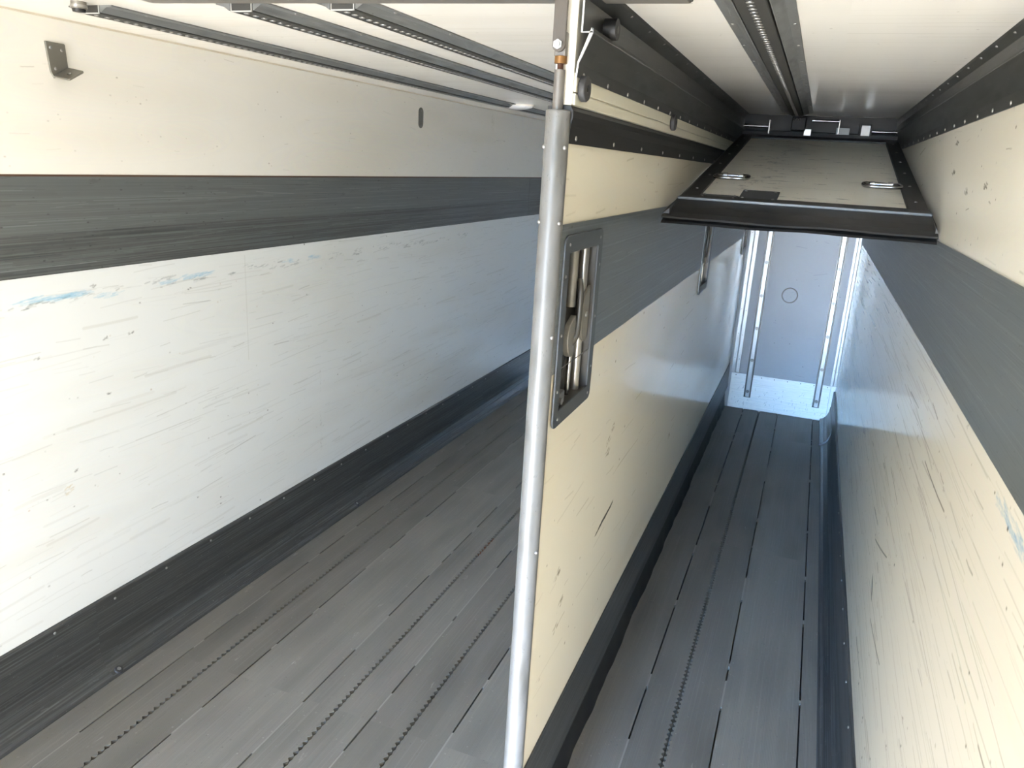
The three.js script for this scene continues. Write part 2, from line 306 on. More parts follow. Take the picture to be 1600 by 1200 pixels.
// ---------------------------------------------------------------- walls, ceiling
const rivetGeo = new THREE.SphereGeometry(0.005, 10, 6); rivetGeo.scale(1, 0.5, 1);
const rivetX = rivetGeo.clone().rotateZ(Math.PI / 2), rivetZ = rivetGeo.clone().rotateX(Math.PI / 2), rivetDown = rivetGeo;
function dot(parent, name, geo, mat, x, y, z) { const m = part(parent, name, geo, mat); m.position.set(x, y, z); return m; }
{
  const w = setting('wall_left', 'cream side wall with grey rubbing band and scratched white lower panel', 'wall');
  part(w, 'outer_skin', box(XL - 0.06, XL - 0.02, -0.16, YC + 0.06, ZF, ZB - 0.06), M.shell);
  part(w, 'lower_panel', wallUV(box(XL - 0.02, XL, 0, bandL.bot, ZF, ZB), TZ, ZB, skirtLtop, bandL.bot), M.leftLow, 'scratched white panel with blue scuff marks');
  part(w, 'upper_panel', wallUV(box(XL - 0.02, XL, bandL.top, YC, ZF, ZB), TZ, ZB, bandL.top, YC), M.leftUp);
  part(w, 'rubbing_band', wallUV(box(XL - 0.02, XL + 0.003, bandL.bot, bandL.top - 0.006, ZF, -5.872), TZ, ZB, bandL.bot, bandL.top), M.bandL, 'grey streaked rubbing band');
  part(w, 'rubbing_band', wallUV(box(XL - 0.02, XL + 0.003, bandL.bot, bandL.top - 0.006, -5.876, ZB), TZ, ZB, bandL.bot, bandL.top), M.bandL);
  part(w, 'sealant_line', box(XL - 0.02, XL + 0.001, bandL.top - 0.006, bandL.top, ZF, ZB), M.sealant, 'thin brown sealant line');
  part(w, 'corner_bead', sweepZ([[XL, YC], [XL, YC - 0.005], [XL + 0.003, YC - 0.004], [XL + 0.006, YC]], ZF, ZB), M.sealantPale, 'pale sealant bead along the ceiling');
}
{
  const w = setting('wall_right', 'cream side wall with dark grey rubbing band beside the narrow aisle', 'wall');
  part(w, 'outer_skin', box(XR + 0.02, XR + 0.06, -0.16, YC + 0.06, ZF, ZB - 0.06), M.shell);
  part(w, 'lower_panel', wallUV(box(XR, XR + 0.02, 0, bandR.bot, ZF, ZB), TZ, ZB, skirtRtop, bandR.bot), M.rightLow, 'heavily scratched cream panel');
  part(w, 'upper_panel', wallUV(box(XR, XR + 0.02, bandR.top, YC, ZF, ZB), TZ, ZB, bandR.top, YC), M.rightUp);
  part(w, 'rubbing_band', wallUV(box(XR - 0.003, XR + 0.02, bandR.bot, bandR.top, ZF, ZB), TZ, ZB, bandR.bot, bandR.top), M.bandR, 'dark grey scratched rubbing band');
}
{
  const w = setting('wall_back', 'blue-grey front bulkhead with bright aluminium kick plate', 'wall');
  part(w, 'outer_skin', box(XL - 0.06, XR + 0.06, -0.16, YC + 0.06, ZB - 0.06, ZB - 0.02), M.shell);
  const p = part(w, 'bulkhead_panel', box(XL, XR, 0, YC, ZB - 0.02, ZB), M.back, 'glossy blue-grey panel');
  part(w, 'kick_plate', box(XL, DX - 0.05, 0.004, 0.292, ZB, ZB + 0.004), M.kick);
  const kp = part(w, 'kick_plate', box(-0.455, 0.303, 0.004, 0.292, ZB, ZB + 0.004), M.kick, 'scuffed bright aluminium kick plate');
  part(w, 'kick_plate', box(0.307, XR, 0.004, 0.292, ZB, ZB + 0.004), M.kick);
  const hole = new THREE.CylinderGeometry(0.004, 0.004, 0.003, 8).rotateX(Math.PI / 2);
  for (let i = 0; i < 8; i++) dot(kp, 'screw', hole, M.steelDark, -0.42 + i * 0.1, 0.278, ZB + 0.005);
  for (const [a, b, c, d] of [[-0.462, -0.433, -0.427, -0.398], [0.296, 0.316, 0.320, 0.338]]) {
    const s1 = part(w, 'corner_strip', rbox(a, b, 0.292, YC, ZB, ZB + 0.005), M.aluBright, 'bright perforated corner strip'), s2 = part(w, 'corner_strip', rbox(c, d, 0.292, YC, ZB, ZB + 0.005), M.aluBright);
    for (let y = 0.42; y < 2.1; y += 0.2) { dot(s1, 'screw', hole, M.steelDark, (a + b) / 2, y, ZB + 0.006); dot(s2, 'screw', hole, M.steelDark, (c + d) / 2, y - 0.01, ZB + 0.006); }
  }
}
{
  const c = setting('ceiling', 'glossy cream ceiling panels', 'ceiling');
  part(c, 'ceiling_panel', metric(box(XL - 0.06, XR + 0.06, YC, YC + 0.06, ZF, ZB - 0.06)), M.ceiling);
}
function skirting(name, side, x, top, label) {
  const b = setting(name, label, 'baseboard'), X = (d) => x + side * d;
  part(b, 'skirting_profile', sweepZ([[X(0), top], [X(0.009), top - 0.001], [X(0.011), top - 0.006], [X(0.012), 0.11], [X(0.016), 0.075], [X(0.028), 0.042], [X(0.05), 0.018], [X(0.066), 0.010], [X(0.069), 0.0015], [X(0.069), 0], [X(0), 0]], ZF, ZB + 0.004), M.skirt);
  const r = rngOf(top * 1e4);
  for (let z = -1.3; z > -6.2; z -= 0.24) dot(b, 'rivet', rivetX, M.steel, X(0.012), top - 0.022 + (r() - 0.5) * 0.006, z);
  return b;
}
const bbL = skirting('baseboard_left', 1, XL, skirtLtop, 'dark aluminium skirting with a coved foot along the wide bay');
const bbR = skirting('baseboard_right', -1, XR, skirtRtop, 'dark aluminium skirting with a coved foot along the narrow aisle');
for (const z of [-1.73, -3.3]) { const s = part(bbL, 'floor_bolt', new THREE.CylinderGeometry(0.014, 0.017, 0.006, 24), M.rubberGrey); s.position.set(XL + 0.056, 0.0165, z); s.rotation.z = -0.46; const h = part(s, 'socket', hex(0.007, 0.008), M.aluBright); h.position.y = 0.001; }
part(bbR, 'corner_plate', sweepZ([[XR - 0.011, 0.13], [XR - 0.015, 0.125], [XR - 0.019, 0.085], [XR - 0.032, 0.05], [XR - 0.054, 0.026], [XR - 0.075, 0.018], [XR - 0.077, 0.001], [XR - 0.012, 0.001]], -5.7, -6.345), M.skirt, 'bent end plate over the skirting');

// ---------------------------------------------------------------- ceiling rails
const studGeo = new THREE.SphereGeometry(0.0085, 10, 6); studGeo.scale(1, 0.35, 0.85);
function ceilingRail(c, label, zs, ze, brown) {
  const t = thing('ceiling_rail', label, 'rail', 'perforated rails along the ceiling'), y = YC;
  part(t, 'channel', sweepZ([[c - 0.03, y], [c - 0.03, y - 0.018], [c - 0.028, y - 0.02], [c + 0.028, y - 0.02], [c + 0.03, y - 0.018], [c + 0.03, y]], zs, ze), M.railFace);
  for (const s of [-1, 1]) {
    const pts = [[c + s * 0.0335, y], [c + s * 0.0335, y - 0.017], [c + s * 0.036, y - 0.0175], [c + s * 0.056, y - 0.005], [c + s * 0.075, y - 0.0035], [c + s * 0.075, y]];
    const fl = part(t, 'flange', sweepZ(s > 0 ? pts : pts.reverse(), zs, ze), M.alu);
    for (let z = zs - 0.12; z > ze; z -= 0.3) dot(fl, 'rivet', rivetDown, M.aluBright, c + s * 0.067, y - 0.0045, z);
    const web = part(t, 'end_edge', box(c + s * 0.0285, c + s * 0.031, y - 0.02, y, zs + 0.001, zs - 0.002), M.cut); void web;
  }
  part(t, 'end_edge', box(c - 0.028, c + 0.028, y - 0.0205, y - 0.0175, zs + 0.0012, zs - 0.002), M.cut, 'bright sawn end');
  for (let z = zs - 0.02; z > ze + 0.02; z -= 0.032) dot(t, 'stud', studGeo, M.aluBright, c, y - 0.0205, z);
}
ceilingRail(-1.835, 'grey ceiling rail running next to the side wall of the wide bay', -1.63, ZB + 0.02);
ceilingRail(-1.352, 'grey ceiling rail between the wall-side rail and the rail by the divider', -1.63, ZB + 0.02);
ceilingRail(-1.07, 'grey ceiling rail of the wide bay closest to the dividing wall', -1.63, ZB + 0.02);
ceilingRail(-0.175, 'dark ceiling rail over the narrow aisle above the raised bulkhead', -1.2, -4.45);

// ---------------------------------------------------------------- rear cross bar and end stop
{
  const t = thing('cross_bar', 'grey metal cross bar under the ceiling over the wide bay', 'bar');
  const a = V3(-2.13, YC + 0.025, -1.6), b = V3(-0.285, YC + 0.0, -1.6), d = b.clone().sub(a), g = rbox(-d.length() / 2, d.length() / 2, -0.018, 0.024, -0.025, 0.02, 0.004);
  const m = part(t, 'bar', metric(g), M.zinc); m.position.copy(a).add(b).multiplyScalar(0.5); m.rotation.z = Math.atan2(d.y, d.x);
  const e = part(t, 'end_cap', rbox(-0.004, 0.004, -0.016, 0.016, -0.02, 0.018, 0.003), M.rubberGrey); e.position.copy(b);
}
{
  const t = thing('rail_stop', 'grey cylindrical end stop with black rubber foot on the wall-side rail', 'stop'); t.position.set(-1.822, 0, -1.585);
  part(t, 'cylinder', new THREE.CylinderGeometry(0.0185, 0.0185, 0.04, 24).translate(0, 2.178, 0), M.zinc);
  part(t, 'collar', new THREE.CylinderGeometry(0.02, 0.02, 0.006, 24).translate(0, 2.164, 0), M.steel);
  part(t, 'rubber_foot', new THREE.CylinderGeometry(0.0165, 0.015, 0.008, 24).translate(0, 2.155, 0), M.rubber, 'black rubber foot');
}

// ---------------------------------------------------------------- wall side fittings
{
  const t = thing('angle_bracket', 'small steel angle bracket riveted high on the side wall', 'bracket'), y0 = 2.0;
  const s = new THREE.Shape(); s.moveTo(1.738, 2.105); s.lineTo(1.797, 2.105); s.quadraticCurveTo(1.801, 2.105, 1.801, 2.1); s.lineTo(1.805, y0 + 0.036); s.lineTo(1.757, y0 + 0.008); s.lineTo(1.747, y0 + 0.024); s.closePath();
  part(t, 'back_leg', new THREE.ExtrudeGeometry(s, { depth: 0.004, bevelEnabled: true, bevelSize: 0.0008, bevelThickness: 0.0008, bevelSegments: 1 }).rotateY(Math.PI / 2).translate(XL + 0.0008, 0, 0), M.bracket);
  // the shelf leg leaves along a slanting fold; local x runs out from the wall, local y along the fold
  const h = new THREE.Shape(), fl = Math.hypot(0.048, 0.028); h.moveTo(0, 0); h.lineTo(0.055, 0); h.quadraticCurveTo(0.06, 0, 0.06, 0.004); h.lineTo(0.06, fl - 0.004); h.quadraticCurveTo(0.06, fl, 0.055, fl); h.lineTo(0, fl); h.closePath();
  const ho = new THREE.Path(); ho.absarc(0.033, fl / 2, 0.0075, 0, Math.PI * 2, true); h.holes.push(ho);
  const out = V3(0.99, -0.14, 0).normalize(), along = V3(0, 0.028, -0.048).normalize(), up = out.clone().cross(along).normalize();
  along.copy(up).cross(out);
  const place = new THREE.Matrix4().makeBasis(out, along, up).setPosition(XL + 0.004, y0 + 0.01, -1.757);
  part(t, 'shelf_leg', new THREE.ExtrudeGeometry(h, { depth: 0.004, bevelEnabled: true, bevelSize: 0.0008, bevelThickness: 0.0008, bevelSegments: 1, curveSegments: 20 }).applyMatrix4(place), M.bracket);
  part(t, 'eyelet', new THREE.TorusGeometry(0.0085, 0.0015, 8, 20).translate(0.033, fl / 2, -0.001).applyMatrix4(place), M.aluBright);
  for (const [z, y] of [[-1.752, 2.09], [-1.788, 2.087], [-1.762, 2.034]]) { const q = part(t, 'rivet', new THREE.SphereGeometry(0.0045, 12, 8), M.aluBright); q.position.set(XL + 0.006, y, z); q.scale.x = 0.6; }
}
{
  const t = thing('oval_plate', 'oval steel cover plate high on the side wall below the ceiling', 'plate'), s = new THREE.Shape(), z = 4.04;
  s.absarc(z, 2.08, 0.026, 0, Math.PI); s.absarc(z, 2.024, 0.026, Math.PI, Math.PI * 2); s.closePath();
  part(t, 'cover', new THREE.ExtrudeGeometry(s, { depth: 0.002, bevelEnabled: true, bevelSize: 0.001, bevelThickness: 0.001, bevelSegments: 1, curveSegments: 16 }).rotateY(Math.PI / 2).translate(XL + 0.001, 0, 0), M.bracket);
  for (const y of [2.09, 2.014]) dot(t, 'screw', rivetX, M.aluBright, XL + 0.0045, y, -z);
}
function oval(x, y, z, rx, rz, label) {
  const t = thing('ceiling_lamp', label, 'lamp'); t.position.set(x, y, z);
  part(t, 'base', new THREE.CylinderGeometry(1, 1, 0.008, 40).scale(rx * 1.05, 1, rz * 1.08).translate(0, -0.004, 0), M.white);
  const g = new THREE.SphereGeometry(1, 14, 6, 0, Math.PI * 2, Math.PI / 2, Math.PI / 2).toNonIndexed(); g.computeVertexNormals(); g.scale(rx, 0.022, rz).translate(0, -0.008, 0);
  part(t, 'lens', g, M.lens, 'faceted white lens');
  for (const s of [-1, 1]) dot(t, 'screw', rivetDown, M.steel, s * rx * 0.98, -0.009, 0);
}
oval(-1.765, YC, -4.56, 0.095, 0.05, 'oval white faceted lamp on the ceiling of the wide bay');
oval(-0.04, YC, -5.15, 0.06, 0.03, 'oval white lamp on the ceiling behind the raised bulkhead');

// ---------------------------------------------------------------- overhead beam above the divider
{
  const t = thing('overhead_beam', 'cream beam with dark aluminium roller track above the dividing wall', 'beam'), z0 = -1.52, z1 = ZB + 0.02;
  part(t, 'core', metric(rbox(-0.516, -0.4775, 1.96, YC, z0, z1, 0.003)), M.white);
  part(t, 'cream_strip', rbox(-0.4785, -0.473, 1.9855, 2.02, z0 - 0.006, z1), M.cream); part(t, 'cream_strip', rbox(-0.4785, -0.473, 1.961, 1.983, z0 - 0.006, z1), M.cream);
  const tr = part(t, 'track_profile', sheet([[-0.4355, YC], [-0.438, YC - 0.006], [-0.4655, YC - 0.024], [-0.4655, 2.092], [-0.446, 2.0935], [-0.4455, 2.098], [-0.4685, 2.037], [-0.4705, 2.012]].map(([x, y]) => [x, Math.min(y, YC)]), -0.0035, z0, z1), M.aluDark, 'dark mottled aluminium track');
  part(tr, 'cut_end', sheet([[-0.4655, YC - 0.024], [-0.4655, 2.092], [-0.446, 2.0935], [-0.4455, 2.098], [-0.4685, 2.037], [-0.4705, 2.012]], -0.0035, z0 + 0.0015, z0 - 0.002), M.cut, 'bright sawn edge');
  for (let z = -1.56; z > -6.2; z -= 0.19) { dot(tr, 'rivet', rivetX, M.steel, -0.4695, 2.018, z); dot(tr, 'rivet', rivetDown, M.aluBright, -0.444, YC - 0.0085, z - 0.05); }
  for (const z of [-1.556, -2.56]) {
    const b = part(t, 'rubber_bumper', new THREE.LatheGeometry([[0.007, 0], [0.021, 0], [0.0245, 0.003], [0.0245, 0.012], [0.022, 0.015], [0.008, 0.015], [0.007, 0.014], [0.007, 0.004]].map(([a, b]) => new THREE.Vector2(a, b)), 28).rotateZ(-Math.PI / 2), M.rubberGrey, 'grey rubber bumper disc');
    b.position.set(-0.472, 1.994, z); part(b, 'hex_recess', hex(0.0072, 0.004).rotateZ(Math.PI / 2).translate(0.006, 0, 0), M.steelDark);
  }
  const rb = part(t, 'track_roller', new THREE.CylinderGeometry(0.021, 0.021, 0.026, 28).rotateZ(Math.PI / 2), M.rubber, 'black roller in the track'); rb.position.set(-0.448, 2.118, -1.66);
  part(rb, 'hex_recess', hex(0.008, 0.004).rotateZ(Math.PI / 2).translate(0.012, 0, 0), M.steelDark);
}
{
  const t = thing('wall_track', 'dark aluminium roller track along the top of the scratched side wall', 'rail');
  const tr = part(t, 'track_profile', sheet([[0.318, YC], [0.3205, YC - 0.006], [0.334, YC - 0.022], [0.334, 2.105], [0.3155, 2.106], [0.315, 2.11], [0.3345, 2.04], [0.337, 2.013]], 0.0035, ZF, ZB + 0.02), M.aluDark);
  for (let z = -0.8; z > -6.2; z -= 0.19) { dot(tr, 'rivet', rivetX, M.steel, 0.3355, 2.022, z); dot(tr, 'rivet', rivetDown, M.aluBright, 0.325, YC - 0.011, z - 0.05); }
}

// ---------------------------------------------------------------- the dividing wall
const LOCKS = [[-1.537, -1.835], [-3.735, -4.035], [-5.93, -6.23]], LY0 = 1.283, LY1 = 1.707;
{
  const t = thing('dividing_wall', 'cream partition with grey band splitting the trailer lengthwise', 'partition'), z0 = -1.52, z1 = -6.33, TH = 0.04, yb = 0.172, yt = 1.958;
  // slabs with openings for the lock boxes
  function slab(y0, y1, x0, x1, mat, name, label) {
    const s = new THREE.Shape(); s.moveTo(-z0, y0); s.lineTo(-z1, y0); s.lineTo(-z1, y1); s.lineTo(-z0, y1); s.closePath();
    for (const [a, b] of LOCKS) { const lo = Math.max(LY0 + 0.025, y0 + 0.0001), hi = Math.min(LY1 - 0.025, y1 - 0.0001); if (hi - lo < 0.02) continue; const p = new THREE.Path(); p.moveTo(-a + 0.02, lo); p.lineTo(-a + 0.02, hi); p.lineTo(-b - 0.02, hi); p.lineTo(-b - 0.02, lo); p.closePath(); s.holes.push(p); }
    const g = metric(new THREE.ExtrudeGeometry(s, { depth: x1 - x0, bevelEnabled: false }).rotateY(Math.PI / 2).translate(x0, 0, 0));
    return part(t, name, g, mat, label);
  }
  const p = slab(yb, yt, DX - TH, DX, M.divider, 'panel', 'glossy cream panel'); wallUV(p.geometry, TZ, ZB, 0.1, 1.96);
  const b = slab(bandD.bot, bandD.top, DX, DX + 0.003, M.bandD, 'rubbing_band', 'grey rubbing band'); wallUV(b.geometry, TZ, ZB, bandD.bot, bandD.top);
  part(t, 'skirt_plate', sweepZ([[DX, skirtDtop], [DX + 0.004, skirtDtop - 0.001], [DX + 0.005, skirtDbot + 0.03], [DX + 0.008, skirtDbot], [DX, skirtDbot - 0.004]], z0, z1), M.skirt, 'dark grey skirting plate');
  // rubber floor seal with an uneven lip
  { const r = rngOf(91), g = new THREE.PlaneGeometry(z0 - z1, 0.174, 160, 6), q = g.attributes.position, ph = r() * 6; for (let i = 0; i < q.count; i++) { const a = q.getX(i), v = 0.5 - q.getY(i) / 0.174; q.setXYZ(i, DX - 0.008 + 0.012 * v * v + v * v * (0.002 * Math.sin(a * 7 + ph) + 0.002 * Math.sin(a * 17.3 + 2 * Math.sin(a * 3)) + 0.001 * Math.sin(a * 43)), 0.001 + (1 - v) * 0.174, (z0 + z1) / 2 + a); } g.computeVertexNormals(); const m = M.rubber.clone(); m.side = THREE.DoubleSide; part(t, 'floor_seal', g, m, 'black rubber floor seal'); }
  part(t, 'seal_carrier', box(DX - TH + 0.005, DX - 0.008, 0.004, yb, z0 - 0.02, z1), M.rubber);
  // top rubber seal: a hollow two-faced lip
  const ts = part(t, 'top_seal', sweepZ([[DX - TH - 0.004, 1.958], [DX - TH - 0.004, 1.945], [DX, 1.945], [DX, 1.889], [DX + 0.004, 1.889], [DX + 0.005, 1.922], [DX + 0.0085, 1.938], [DX + 0.008, 1.95], [DX + 0.002, 1.9595]].reverse(), z0 + 0.004, z1), M.rubber, 'black rubber top seal');
  for (let z = -1.56; z > -6.2; z -= 0.31) dot(ts, 'rivet', rivetX, M.steel, DX + 0.0045, 1.9, z);
  // end post with its telescopic rod
  const post = part(t, 'end_post', new THREE.CylinderGeometry(0.0245, 0.0245, 1.943, 40, 1).translate(-0.5, 0.9765, -1.51), M.pole, 'scuffed white round post');
  { const uv = post.geometry.attributes.uv; for (let i = 0; i < uv.count; i++) uv.setXY(i, uv.getX(i), uv.getY(i) * 1.6); }
  part(post, 'post_rim', new THREE.TorusGeometry(0.022, 0.003, 8, 32).rotateX(Math.PI / 2).translate(-0.5, 1.947, -1.51), M.pole);
  for (const [y, a] of [[1.88, 0.75], [1.88, -1.25], [1.735, 0.75], [1.735, -1.25], [1.5, 0.85], [1.0, 0.85]]) { const q = part(post, 'rivet', new THREE.SphereGeometry(0.0055, 12, 8), M.aluBright); q.position.set(-0.5 + Math.sin(a + 0.32) * 0.0245, y, -1.51 + Math.cos(a + 0.32) * 0.0245); q.scale.setScalar(0.8); }
  const rodM = part(t, 'telescopic_rod', new THREE.CylinderGeometry(0.0105, 0.0105, 0.13, 24).translate(-0.5025, 1.958, -1.51), M.rodSteel, 'grey telescopic rod');
  part(rodM, 'thread', new THREE.CylinderGeometry(0.006, 0.006, 0.03, 16).translate(-0.5025, 2.032, -1.51), M.thread);
  part(rodM, 'lock_nut', hex(0.0135, 0.013).rotateY(0.3).translate(-0.5025, 2.0405, -1.51), M.brass, 'brass lock nut');
  const cl = part(t, 'clevis', rbox(-0.515, -0.491, 2.046, 2.09, -1.517, -1.503, 0.003), M.rodSteel, 'steel clevis');
  { const s = new THREE.Shape(); s.moveTo(-0.5165, YC + 0.005); s.lineTo(-0.5165, 2.066); s.absarc(-0.5045, 2.066, 0.012, Math.PI, Math.PI * 2); s.lineTo(-0.4925, YC + 0.005); s.closePath(); part(cl, 'flat_link', new THREE.ExtrudeGeometry(s, { depth: 0.006, bevelEnabled: true, bevelSize: 0.0006, bevelThickness: 0.0006, bevelSegments: 1 }).translate(0, 0, -1.5025), M.link); }
  const bo = part(cl, 'bolt', new THREE.CylinderGeometry(0.0055, 0.0055, 0.012, 18).rotateX(Math.PI / 2).translate(-0.5045, 2.066, -1.491), M.aluBright); void bo;
  part(cl, 'bolt_nut', hex(0.0092, 0.007).rotateX(Math.PI / 2).translate(-0.5045, 2.066, -1.4925), M.steel);

  // lock boxes set into the panel
  LOCKS.forEach(([a, b], k) => {
    const lb = part(t, 'lock_box', (() => {
      const s = new THREE.Shape(), A = -a, B = -b, r = 0.022, c = [[A, LY0], [B, LY0], [B, LY1], [A, LY1]];
      s.moveTo(A + r, LY0); s.lineTo(B - r, LY0); s.quadraticCurveTo(B, LY0, B, LY0 + r); s.lineTo(B, LY1 - r); s.quadraticCurveTo(B, LY1, B - r, LY1); s.lineTo(A + r, LY1); s.quadraticCurveTo(A, LY1, A, LY1 - r); s.lineTo(A, LY0 + r); s.quadraticCurveTo(A, LY0, A + r, LY0); void c;
      const h = new THREE.Path(); h.moveTo(A + 0.032, LY0 + 0.036); h.lineTo(A + 0.032, LY1 - 0.036); h.lineTo(B - 0.032, LY1 - 0.036); h.lineTo(B - 0.032, LY0 + 0.036); h.closePath(); s.holes.push(h);
      return new THREE.ExtrudeGeometry(s, { depth: 0.003, bevelEnabled: true, bevelSize: 0.001, bevelThickness: 0.001, bevelSegments: 1 }).rotateY(Math.PI / 2).translate(DX + 0.004, 0, 0);
    })(), M.plate, 'dark grey lock frame set into the partition');
    const za = a - 0.026, zb = b + 0.026, ya = LY0 + 0.03, yb2 = LY1 - 0.03, xd = DX - 0.036;
    part(lb, 'recess', mergeGeometries([box(xd - 0.002, xd, ya, yb2, za, zb), box(xd, DX + 0.002, ya, ya + 0.003, za, zb), box(xd, DX + 0.002, yb2 - 0.003, yb2, za, zb), box(xd, DX + 0.002, ya, yb2, za, za - 0.003), box(xd, DX + 0.002, ya, yb2, zb + 0.003, zb)]), M.steelDark, 'grimy steel recess');
    const W = a - b;   // fittings
    part(lb, 'guide_tube', rod(V3(DX - 0.018, ya, a - W * 0.80), V3(DX - 0.018, yb2, a - W * 0.80), 0.011, 18), M.steel);
    part(lb, 'guide_tube', rod(V3(DX - 0.022, LY0 + 0.25, a - W * 0.56), V3(DX - 0.022, yb2, a - W * 0.56), 0.011, 18), M.zinc);
    part(lb, 'pull_rod', rod(V3(DX - 0.02, ya, a - W * 0.60), V3(DX - 0.014, LY0 + 0.17, a - W * 0.57), 0.006, 14), M.chrome);
    { const s = new THREE.Shape(); const zc = -a + W * 0.78, yc = (LY0 + LY1) / 2 + 0.012; s.moveTo(zc + 0.022, yc + 0.066); s.quadraticCurveTo(zc - 0.034, yc + 0.05, zc - 0.03, yc); s.quadraticCurveTo(zc - 0.034, yc - 0.055, zc + 0.0, yc - 0.066); s.lineTo(zc + 0.022, yc - 0.06); s.closePath(); const c = part(lb, 'cam_plate', new THREE.ExtrudeGeometry(s, { depth: 0.004, bevelEnabled: true, bevelSize: 0.0008, bevelThickness: 0.0008, bevelSegments: 1 }).rotateY(Math.PI / 2).translate(DX - 0.006, 0, 0), M.zinc, 'grey half-round cam plate'); const q = part(c, 'pivot', new THREE.SphereGeometry(0.007, 12, 8), M.aluBright); q.position.set(DX, yc, a - W * 0.78); q.scale.x = 0.5; }
    { const pts = [V3(DX - 0.008, LY1 - 0.112, a - W * 0.60), V3(DX - 0.002, LY1 - 0.13, a - W * 0.57), V3(DX + 0.001, LY1 - 0.2, a - W * 0.55), V3(DX, LY1 - 0.24, a - W * 0.52), V3(DX - 0.01, LY1 - 0.262, a - W * 0.48)]; part(lb, 'lever', new THREE.TubeGeometry(new THREE.CatmullRomCurve3(pts), 24, 0.0075, 10), M.steelDark, 'dark pull lever'); }
    { const s = new THREE.Shape(); const zc = -a + W * 0.42, yc = LY0 + 0.175; s.moveTo(zc - 0.012, yc + 0.04); s.lineTo(zc + 0.026, yc + 0.055); s.quadraticCurveTo(zc + 0.042, yc + 0.01, zc + 0.03, yc - 0.03); s.quadraticCurveTo(zc + 0.008, yc - 0.045, zc - 0.012, yc - 0.02); s.quadraticCurveTo(zc - 0.03, yc + 0.01, zc - 0.012, yc + 0.04); part(lb, 'grip', new THREE.ExtrudeGeometry(s, { depth: 0.01, bevelEnabled: true, bevelSize: 0.002, bevelThickness: 0.002, bevelSegments: 2 }).rotateY(Math.PI / 2).translate(DX - 0.014, 0, 0), M.zinc, 'grey grip'); }
    part(lb, 'tie_bar', rod(V3(DX - 0.03, ya + 0.012, a - W * 0.38), V3(DX - 0.022, LY0 + 0.14, a - W * 0.44), 0.009, 12), M.rubber);
    const ct = part(lb, 'catch', rbox(DX - 0.03, DX - 0.004, ya + 0.003, ya + 0.034, a - 0.045, a - 0.115, 0.004), M.bracket); const nb = part(ct, 'catch_nut', hex(0.0085, 0.01).rotateZ(Math.PI / 2), M.steel); nb.position.set(DX - 0.001, ya + 0.018, a - 0.07);
    if (k < 2) for (const [z, y] of [[0.1, 0.04], [0.92, 0.04], [0.05, 0.2], [0.95, 0.2], [0.05, 0.5], [0.95, 0.5], [0.05, 0.8], [0.95, 0.8], [0.1, 0.955], [0.92, 0.955]]) dot(lb, 'screw', rivetX, M.aluBright, DX + 0.008, LY0 + y * (LY1 - LY0), a - z * W).scale.setScalar(0.75);
  });
}

